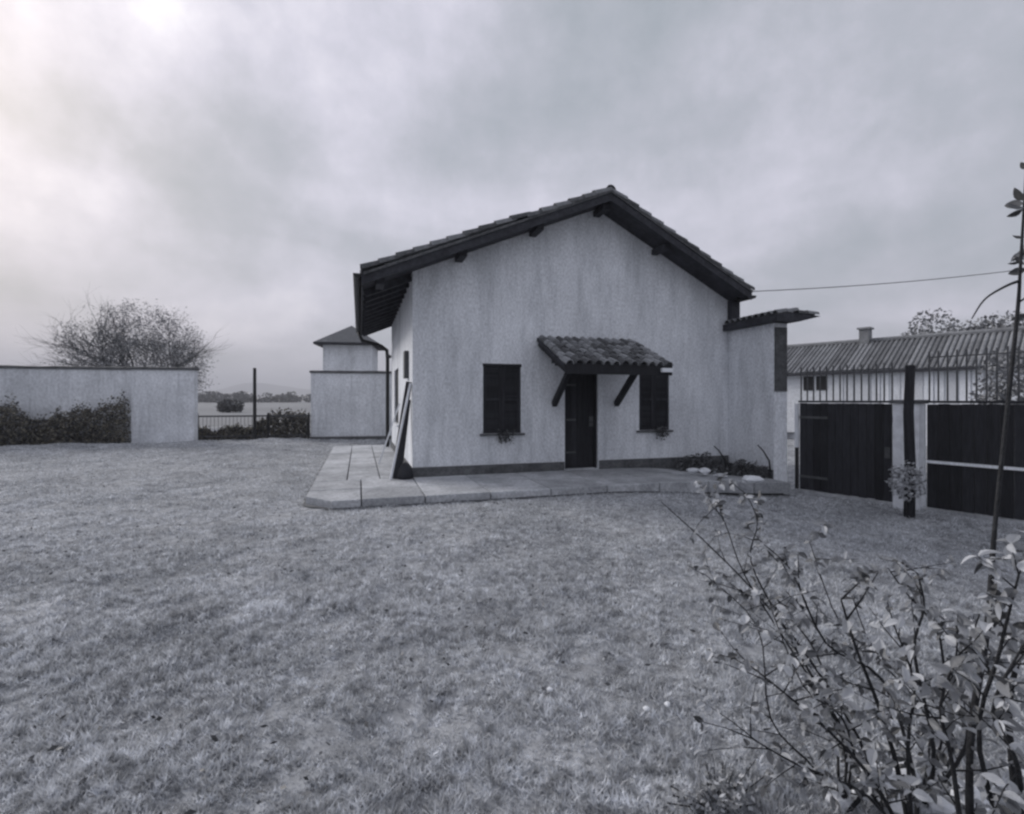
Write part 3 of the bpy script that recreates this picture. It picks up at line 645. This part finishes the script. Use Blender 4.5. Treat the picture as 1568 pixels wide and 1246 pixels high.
# utility pole and overhead wire
HSm = Matrix.Translation((P0.x, P0.y, 0)) @ Matrix.Rotation(A, 4, 'Z')
wa = HSm @ Vector((TR + .26, -.3, 4.12)); wb = Vector((19.5, 14.5, 6.15))
up_ = empty('utility_pole', (19.5, 14.5, 0), 0, label='grey utility pole carrying the overhead wire right of the view', cat='pole')
MB().tube([(0, 0, -.5), (0, 0, 6.7)], [.14, .1], 10).build('shaft', M['pole'], up_); MB().box(-.05, .05, -.6, .6, 6.1, 6.2).build('crossarm', M['metal'], up_)
wpts = [wa.lerp(wb, k / 24) - Vector((0, 0, .22 * 4 * (k / 24) * (1 - k / 24))) for k in range(25)]
tag(MB().tube(wpts, .011, 4).build('overhead_wire', M['pipe']), 'thin dark overhead wire running right from the eave of the house', 'wire')

# ------------------------------------------------------------------ things leaning at the left corner of the house
def hp(t, v, z): return HSm @ Vector((t, v, z))
MBp = MB(); a = W(598, 735, 9.25); a.z = .108; b = hp(-.03, .1, 1.92)
tag(MB().tube([a, b], .024, 8).build('white_pole', M['white']), 'slim white pole leaning on the left corner of the house', 'pole')
lb = empty('leaning_planks', (0, 0, 0), label='dark planks leaning against the house wall behind the white pole', cat='planks')
for k, (dt, dz, wd) in enumerate(((0, 0, .12), (.11, -.35, .10))):
    MB().beam(hp(-.36 + dt, -.10 + k * .16, .112), hp(-.05, .16 + k * .2, 1.95 + dz), wd, .03, (.3, -.9, .2)).build('plank', M['darkwood'], lb)
bk = hp(-.16, -.13, 0)
sk = MB(); sk.tube([(0, 0, .107), (0, 0, .13), (.01, 0, .25), (0, .01, .36), (-.02, 0, .40)], [.13, .16, .15, .09, .04], 9)
o = sk.build('dark_sack', M['darkwood'], smooth=True); o.location = (bk.x, bk.y, 0); tag(o, 'dark lumpy sack at the foot of the leaning planks', 'sack')
st_ = MB().beam(hp(-.75, 1.35, .9), hp(-.02, 2.6, 1.65), .05, .03)
tag(MB().tube([hp(-.55, 2.2, .108), hp(-.03, 2.9, 1.5)], .02, 6).build('pale_cane', M['stone']), 'thin pale cane leaning on the side wall left of the planks', 'cane')

# dried plants hanging from the window sills
def small_plant(name, x, y, z, wd, h, n, size, label, m, seed, group=None, droop=.0):
    rr = random.Random(seed); e = empty(name, (x, y, z), A, label=label, cat='plant', group=group); st = MB(); P = []
    for k in range(n):
        a_ = rr.uniform(0, 6.28); l_ = h * rr.uniform(.5, 1); q = Vector((math.cos(a_) * wd / 2 * rr.random(), math.sin(a_) * wd / 4 * rr.random(), 0))
        tip = q * 1.5 + Vector((0, 0, l_)); mid = q * .8 + Vector((0, 0, l_ * .5))
        if droop: tip = Vector((q.x * 1.2, -.10 - .05 * rr.random(), -l_)); mid = Vector((q.x, -.08, .05))
        st.tube([q * .3, mid, tip], [.0035, .003, .002] if not droop else [.006, .005, .003], 4)
        for _ in range(10 if droop else 26): P.append(mid.lerp(tip, rr.random())[:])
    st.build('stem', M['bark'], e); P = np.array(P); P += nrs.normal(size=P.shape) * size * .4
    tag(fastmesh('leaves', leafquads(P, np.full(len(P), size)), 4, M[m], e), kind='stuff'); return e
for tt, lbl in ((1.82, 'dark dried plant drooping over the sill of the left window'), (5.42, 'dark dried plant drooping over the sill of the right window')):
    p = hp(tt, -.02, .925); small_plant('dried_plant', p.x, p.y, p.z, .36, .20, 16, .06, lbl, 'leafdark', int(tt * 10), 'dried plants on window sills', droop=1)

# pruned twigs and pale stones by the capped wall
def shrubline(t0, v0, t1, v1, n, h, label):
    a_, b_ = hp(t0, v0, 0), hp(t1, v1, 0); e = empty('low_shrub', (a_.x, a_.y, .1), math.atan2(b_.y - a_.y, b_.x - a_.x), label=label, cat='shrub'); Lh = (b_ - a_).length
    s = nrs.rand(n) * Lh; y = nrs.normal(size=n) * .10; z = nrs.rand(n) * h * (.5 + vnoise(s * 3, s * 0)) - .05 - .12 * s / Lh
    tag(fastmesh('foliage', leafquads(np.stack([s, y, z], 1), np.full(n, .06)), 4, M['leafdark'], e), kind='stuff')
    st = MB()
    for k in range(26):
        q = rnd.uniform(0, Lh * .9); st.tube([(q, rnd.uniform(-.1, .1), -.02), (q + rnd.uniform(-.2, .35), rnd.uniform(-.12, .12), h * rnd.uniform(.3, .9))], [.009, .004], 4)
    for q, tw in ((.9, .5), (1.75, .55)): st.tube([(q + .12, 0, 0), (q + .1, 0, tw * .4), (q - .02, 0, tw * .8), (q - .12, 0, tw)], [.02, .018, .015, .012], 5)
    tag(st.build('stems', M['bark'], e), kind='stuff'); return e
shrubline(5.75, -.25, 7.2, -1.35, 2600, .30, 'low tangle of dark pruned shrub along the wall beside the capped gate wall')
for k, (px_, py_, wd, lbl) in enumerate(((1062, 722, .10, 'small pale stone at the left end of the pruned shrub'), (1079, 724, .14, 'larger pale stone lying before the pruned shrub'), (1103, 731, .11, 'rounded pale stone in the middle of the stone row by the shrub'), (1152, 738, .15, 'whitest stone at the pavement corner by the capped wall'))):
    Yy = 1.49 * F / (py_ - HY); p = W(px_, py_, Yy)
    o = MB().rock((0, 0, 0), wd, 30 + k, .5).build('pale_stone', M['stone' if k != 2 else 'concrete']); o.location = (p.x, p.y, .106 + wd * .35); o.scale = (1.4, .9, 1); o.rotation_euler.z = k
    tag(o, lbl, 'stone', 'pale stones beside the pruned shrub')

# ------------------------------------------------------------------ foreground rose bush and tall cane plant
def leafmesh(name, m, s=.045, seed=0):
    rr = random.Random(seed); w_ = rr.uniform(.21, .33); c = rr.uniform(.06, .2)
    us = (.12, .3, .52, .74, .9); ws = (.5, .93, 1.0, .72, .36); bend = rr.uniform(-.45, .15)
    pts = [(0, 0, 0)] + [(u, 0, bend * u * u) for u in us] + [(1, 0, bend)]
    pts += [(u, w_ * k_, c * k_ + bend * u * u) for u, k_ in zip(us, ws)] + [(u, -w_ * k_, c * k_ + bend * u * u) for u, k_ in zip(us, ws)]
    fs = [(0, 1, 7), (0, 12, 1), (5, 6, 11), (5, 16, 6)] + [(k + 1, k + 2, k + 8, k + 7) for k in range(4)] + [(k + 1, k + 12, k + 13, k + 2) for k in range(4)]
    me = bpy.data.meshes.new(name); me.from_pydata([(x * s, y * s, z * s) for x, y, z in pts], [], fs); me.materials.append(m)
    me.polygons.foreach_set('use_smooth', [True] * 12); return me
LM = [leafmesh('leaf', M['leaf'], .05, k) for k in range(3)] + [leafmesh('leaf', M['leafdark'], .048, 5), leafmesh('leaf', M['leaf'], .05, 9)]
LMV = [mesh_vf(l) for l in LM]
def plant(name, label, canes, cap, seed, lsz=1.0, cat='bush', twig=1.0, lden=1.0):
    rr = random.Random(seed); base = canes[0][0][0]; e = empty(name, (base.x, base.y, base.z), 0, label=label, cat=cat)
    placed = 0; rest = [MB() for _ in LM]
    cand = []
    for (pts, r, leafy) in canes:
        P = [p - base for p in pts]; sm = []
        for k in range(len(P) - 1):
            p0 = P[max(k - 1, 0)]; p1, p2 = P[k], P[k + 1]; p3 = P[min(k + 2, len(P) - 1)]
            for u in (0, .25, .5, .75):
                sm.append(.5 * ((2 * p1) + (p2 - p0) * u + (2 * p0 - 5 * p1 + 4 * p2 - p3) * u * u + (3 * p1 - p0 - 3 * p2 + p3) * u ** 3))
        sm.append(P[-1]); n = len(sm); cb = MB(); cb.tube(sm, [r * (1 - .72 * k / n) for k in range(n)], 6)
        for k in range(2, n):
            for _rep in range(int(.75 * twig * leafy + rr.random())):
                q = sm[k]; d = (sm[k] - sm[k - 1]).normalized(); sd = Vector((rr.gauss(0, 1), rr.gauss(0, 1), rr.gauss(0, .7))).normalized()
                l_ = rr.uniform(.06, .22); t1 = q + (d * .7 + sd).normalized() * l_ * .5; t2 = t1 + (d * .5 + sd + Vector((0, 0, rr.uniform(-.3, .5)))).normalized() * l_ * .6
                cb.tube([q, t1, t2], [r * .35, r * .25, r * .15], 4)
                for _ in range(int(rr.choice((2, 3, 4, 5)) * lden)): cand.append((t1.lerp(t2, rr.uniform(-.3, 1.1)), rr.random()))
            if rr.random() < .5 * leafy: cand.append((sm[k], rr.random()))
        cb.build('cane', M['bark'], e, smooth=True)
    rr.shuffle(cand)
    for (q, s_) in cand:
        k = rr.choice((0, 1, 2, 3, 4)); sc_ = lsz * rr.uniform(.55, 1.35)
        m = Matrix.Translation(q) @ Matrix.Rotation(rr.uniform(0, 6.28), 4, 'Z') @ Matrix.Rotation(rr.gauss(.15, .6), 4, 'Y') @ Matrix.Rotation(rr.gauss(0, .7), 4, 'X') @ Matrix.Scale(sc_, 4)
        if placed < cap: link('leaf', LM[k], e, m); placed += 1
        else: rest[k].add([m @ c for c in LMV[k][0]], LMV[k][1])
    for k, r_ in enumerate(rest):
        if r_.v: tag(r_.build('leaves', LM[k].materials[0], e), kind='stuff')
    return e
B0 = Vector((1.42, 1.75, -.02)); B1 = Vector((1.60, 1.95, -.02)); B2 = Vector((1.25, 1.9, -.02))
def cane(b, *pp): return [b] + [W(*p) for p in pp]
canes = [
    (cane(B0, (1375, 1180, 1.78), (1345, 1080, 1.8), (1310, 990, 1.82), (1288, 918, 1.83)), .011, .45),
    (cane(B0, (1400, 1190, 1.9), (1350, 1040, 2.1), (1265, 985, 2.25), (1215, 880, 2.35), (1190, 850, 2.4)), .009, 1),
    (cane(B2, (1330, 1170, 1.95), (1240, 1010, 2.2), (1150, 900, 2.45), (1075, 825, 2.6), (1012, 768, 2.7)), .008, .35),
    (cane(B2, (1290, 1130, 2.0), (1200, 960, 2.3), (1150, 860, 2.5), (1160, 800, 2.55), (1143, 757, 2.6)), .007, .5),
    (cane(B2, (1300, 1140, 2.0), (1215, 1000, 2.2), (1140, 880, 2.4), (1110, 800, 2.5), (1090, 775, 2.5)), .006, .6),
    (cane(B1, (1430, 1150, 1.95), (1400, 1000, 2.0), (1415, 930, 2.02), (1405, 878, 2.03)), .009, .5),
    (cane(B1, (1440, 1140, 2.0), (1440, 980, 2.1), (1385, 905, 2.2), (1360, 870, 2.25)), .007, .7),
    (cane(B0, (1340, 1200, 1.7), (1270, 1120, 1.75), (1200, 1060, 1.8), (1150, 1020, 1.9)), .008, 1),
    (cane(B0, (1330, 1220, 1.65), (1220, 1170, 1.7), (1150, 1130, 1.75)), .007, 1),
    (cane(B1, (1460, 1130, 2.1), (1380, 1020, 2.3), (1290, 960, 2.5), (1240, 830, 2.6)), .007, .9),
    (cane(B1, (1480, 1140, 1.9), (1470, 1040, 1.9), (1500, 940, 1.95)), .008, .9),
    (cane(B0, (1390, 1150, 1.6), (1400, 1050, 1.6), (1370, 960, 1.65)), .007, .9),
    (cane(B2, (1250, 1180, 2.0), (1180, 1100, 2.1), (1160, 960, 2.3), (1080, 880, 2.4)), .006, .9),
    (cane(B2, (1280, 1120, 2.1), (1250, 1000, 2.3), (1190, 930, 2.45), (1120, 900, 2.5)), .006, 1),
    (cane(B1, (1420, 1100, 2.2), (1340, 1000, 2.4), (1300, 900, 2.5)), .006, 1),
    (cane(B0, (1320, 1190, 1.8), (1290, 1100, 1.8), (1230, 1050, 1.9), (1180, 930, 2.0)), .006, 1),
]
plant('rose_bush', 'tangled thorny bush with dark canes and grey leaves in the foreground', canes, 290, 7, .78, twig=1.4, lden=3.3)
T0 = W(1492, 1400, 1.5); T0.z = -.02; T1 = Vector((1.62, 1.55, -.02))
c2 = [
    (cane(T0, (1485, 1150, 1.6), (1512, 960, 1.7), (1524, 800, 1.8), (1556, 500, 1.9), (1563, 400, 1.92), (1572, 250, 1.95)), .012, .16),
    (cane(T1, (1545, 1100, 1.5), (1580, 950, 1.5), (1620, 800, 1.55)), .010, .8),
    (cane(T1, (1500, 1150, 1.45), (1530, 1000, 1.4), (1560, 880, 1.4)), .008, 1),
    (cane(T0, (1460, 1180, 1.5), (1440, 1080, 1.5), (1470, 1000, 1.5)), .008, 1),
    (cane(T1, (1560, 1180, 1.4), (1520, 1090, 1.35), (1560, 1000, 1.3)), .008, 1),
    ([W(1561, 430, 1.915), W(1540, 438, 1.93), (W(1508, 458, 1.95)), W(1488, 488, 1.96)], .006, .0),
]
tallp = plant('tall_rose_cane', 'tall dark cane plant with large leaves at the right edge of the foreground', c2, 150, 19, .85, cat='plant', twig=1.9, lden=3.0)
pw = W(1100, 1250, 1.95)
small_plant('weed', pw.x, pw.y, -.01, .34, .13, 40, .026, 'low speckled weed clump in the grass left of the thorny bush', 'leaf', 77)
# large leaves high on the cane
for (px_, py_, sc_, rz_) in ((1572, 306, 1.4, 2.9), (1570, 318, 1.3, 2.2), (1576, 300, 1.3, 1.0), (1574, 258, .8, 3.1), (1570, 362, .8, 2.0), (1572, 405, 1.2, 2.6), (1574, 400, 1.3, .3), (1572, 455, 1.1, .1), (1572, 480, 1.0, 5), (1568, 312, 1.2, 4.0), (1566, 320, 1.0, 5.2), (1572, 412, 1.1, 4.4), (1566, 398, .9, 5.6), (1570, 330, 1.1, .5)):
    q = W(px_, py_, 1.93) - tallp.location; link('leaf', LM[3], tallp, Matrix.Translation(q) @ Matrix.Rotation(rz_, 4, 'Z') @ Matrix.Rotation(.5 + rz_, 4, 'X') @ Matrix.Rotation(rz_ * .7 - .9, 4, 'Y') @ Matrix.Scale(sc_, 4))
# white stones round the foot of the bush
whites = [((1345, 1208), .062, 'biggest white stone at the foot of the thorny bush, left of its thickest canes'), ((1386, 1196), .040, 'white stone touching the right side of the biggest white stone'),
          ((1362, 1236), .050, 'white stone cut by the bottom edge just below the biggest white stone'), ((1322, 1226), .026, 'small white stone left of the biggest white stone'),
          ((1480, 1222), .045, 'white stone between the thorny bush and the tall cane plant'), ((1504, 1238), .034, 'white stone cut by the bottom edge below the tall cane plant'),
          ((1282, 1234), .032, 'lone white stone at the bottom edge left of the thorny bush foot'), ((1440, 1238), .040, 'white stone at the bottom edge right of the thickest bush canes'),
          ((1548, 1222), .036, 'white stone nearest the bottom right corner of the lawn'), ((1560, 1180), .030, 'highest small white stone behind the leaves at the right edge'),
          ((1128, 1226), .016, 'upper of two little white chips in the grass left of the bush'), ((1096, 1238), .018, 'lower of two little white chips in the grass left of the bush')]
for k, ((px_, py_), r_, lb_) in enumerate(whites):
    Yy = 1.585 * F / (py_ - HY); p = W(px_, py_, Yy)
    r_ *= 1.3; o = MB().rock((0, 0, 0), r_, 60 + k, .6).build('white_stone', M['stone'], bevel=.003); gz = float(ground(p.x, p.y)); o.location = (p.x, p.y, gz + r_ * .45); o.rotation_euler.z = k
    o.scale = (1.35, 1, 1); tag(o, lb_, 'stone', 'white stones round the foot of the bush')
for k, (px_, py_, lb_) in enumerate(((658, 908, 'tiny pale pebble alone in the middle of the lawn'), (842, 1060, 'tiny pale pebble on the lawn left of the close pair'), (990, 1092, 'left tiny pebble of the close pair on the lawn'), (1022, 1086, 'right tiny pebble of the close pair, nearest the bush'))):
    Yy = 1.6 * F / (py_ - HY); p = W(px_, py_, Yy); r_ = .018
    o = MB().rock((0, 0, 0), r_, 90 + k, .6).build('pebble', M['stone']); o.location = (p.x, p.y, float(ground(p.x, p.y)) + .035)
    tag(o, lb_, 'pebble', 'pale pebbles on the open lawn')

# ------------------------------------------------------------------ grass: joined blades
def grass(n):
    Yv = 1.1 * (20.0 / 1.1) ** nrs.rand(n); keep = nrs.rand(n) < np.minimum(1, (3.0 / Yv) ** .35 + .15); Yv = Yv[keep]
    Xv = (nrs.rand(len(Yv)) * 2 - 1) * (Yv * 1.15 + 1.7)
    t = (Xv - P0.x) * U.x + (Yv - P0.y) * U.y; v = (Xv - P0.x) * D.x + (Yv - P0.y) * D.y
    ok = ~((t > -1.80) & (t < 8.4) & (v > -1.97) & (v < 8))
    gx, gy = Xv - G0.x, Yv - G0.y; side = gx * (-gd.y) + gy * gd.x
    ok &= side < -.14
    aW = bA - aA; ok &= ((Xv - aA.x) * (-aW.y) + (Yv - aA.y) * aW.x) < 0
    Xv, Yv = Xv[ok], Yv[ok]
    dens = vnoise(Xv * 1.6 + 40, Yv * 1.6) * .6 + vnoise(Xv * 5 + 3, Yv * 5) * .4
    k2 = nrs.rand(len(Xv)) < .1 + 1.1 * dens; Xv, Yv, dens = Xv[k2], Yv[k2], dens[k2]; n = len(Xv)
    clump = vnoise(Xv * 9, Yv * 9 + 7) * .6 + vnoise(Xv * 4, Yv * 4 + 31) * .5; clump += .5 * vnoise(Xv * 22, Yv * 22 + 3) - .2; h = (.008 + .036 * np.clip(clump, 0, 2) ** 1.6 + .008 * dens) * nrs.uniform(.6, 1.35, n)
    z = ground(Xv, Yv) - .004; a = nrs.rand(n) * 6.283; wdt = nrs.uniform(.003, .0062, n) * (1 + .09 * Yv)
    lean = nrs.uniform(.2, 1.3, n) * h; b = nrs.rand(n) * 6.283
    p = np.stack([Xv, Yv, z], 1); s = np.stack([np.cos(a), np.sin(a), np.zeros(n)], 1) * wdt[:, None]
    tip = p + np.stack([np.cos(b) * lean, np.sin(b) * lean, h], 1)
    return np.stack([p - s, p + s, tip], 1).reshape(-1, 3)
o = fastmesh('grass', grass(1250000), 3, M['grass']); tag(o, 'short pale winter grass covering the whole lawn', 'grass', kind='stuff')

n_ = 2600; Yl = 1.3 + 16 * nrs.rand(n_) ** 1.3; Xl = (nrs.rand(n_) * 2.3 - 1.15) * (Yl + .5); kp = (Yl < 8 - .0 * Xl) | (Xl < -6); kp &= ~((Xl > 4.6) & (Yl > 6.3)); Xl, Yl = Xl[kp], Yl[kp]; kp = vnoise(Xl * .6 + 11, Yl * .6) > .42; Xl, Yl = Xl[kp], Yl[kp]
cl = np.stack([Xl, Yl, ground(Xl, Yl) + .022 + .02 * nrs.rand(len(Xl))], 1)
o = fastmesh('fallen_leaves', leafquads(cl, np.full(len(cl), .034), flat=.6), 4, M['leafdark']); tag(o, 'small dark fallen leaves scattered over the lawn', 'leaves', kind='stuff')

# ------------------------------------------------------------------ air
hz = MB().box(-5000, 5000, -40, 4200, -44, 170).build('haze', M['field']); hz.data.materials.clear()
hm = bpy.data.materials.new('haze_air'); hm.use_nodes = True; t = hm.node_tree; t.nodes.clear()
pvn = t.nodes.new('ShaderNodeVolumePrincipled'); pvn.inputs['Color'].default_value = (.93, .94, 1, 1); pvn.inputs['Density'].default_value = .00065
mo = t.nodes.new('ShaderNodeOutputMaterial'); t.links.new(pvn.outputs[0], mo.inputs['Volume']); hz.data.materials.append(hm); tag(hz, kind='stuff')
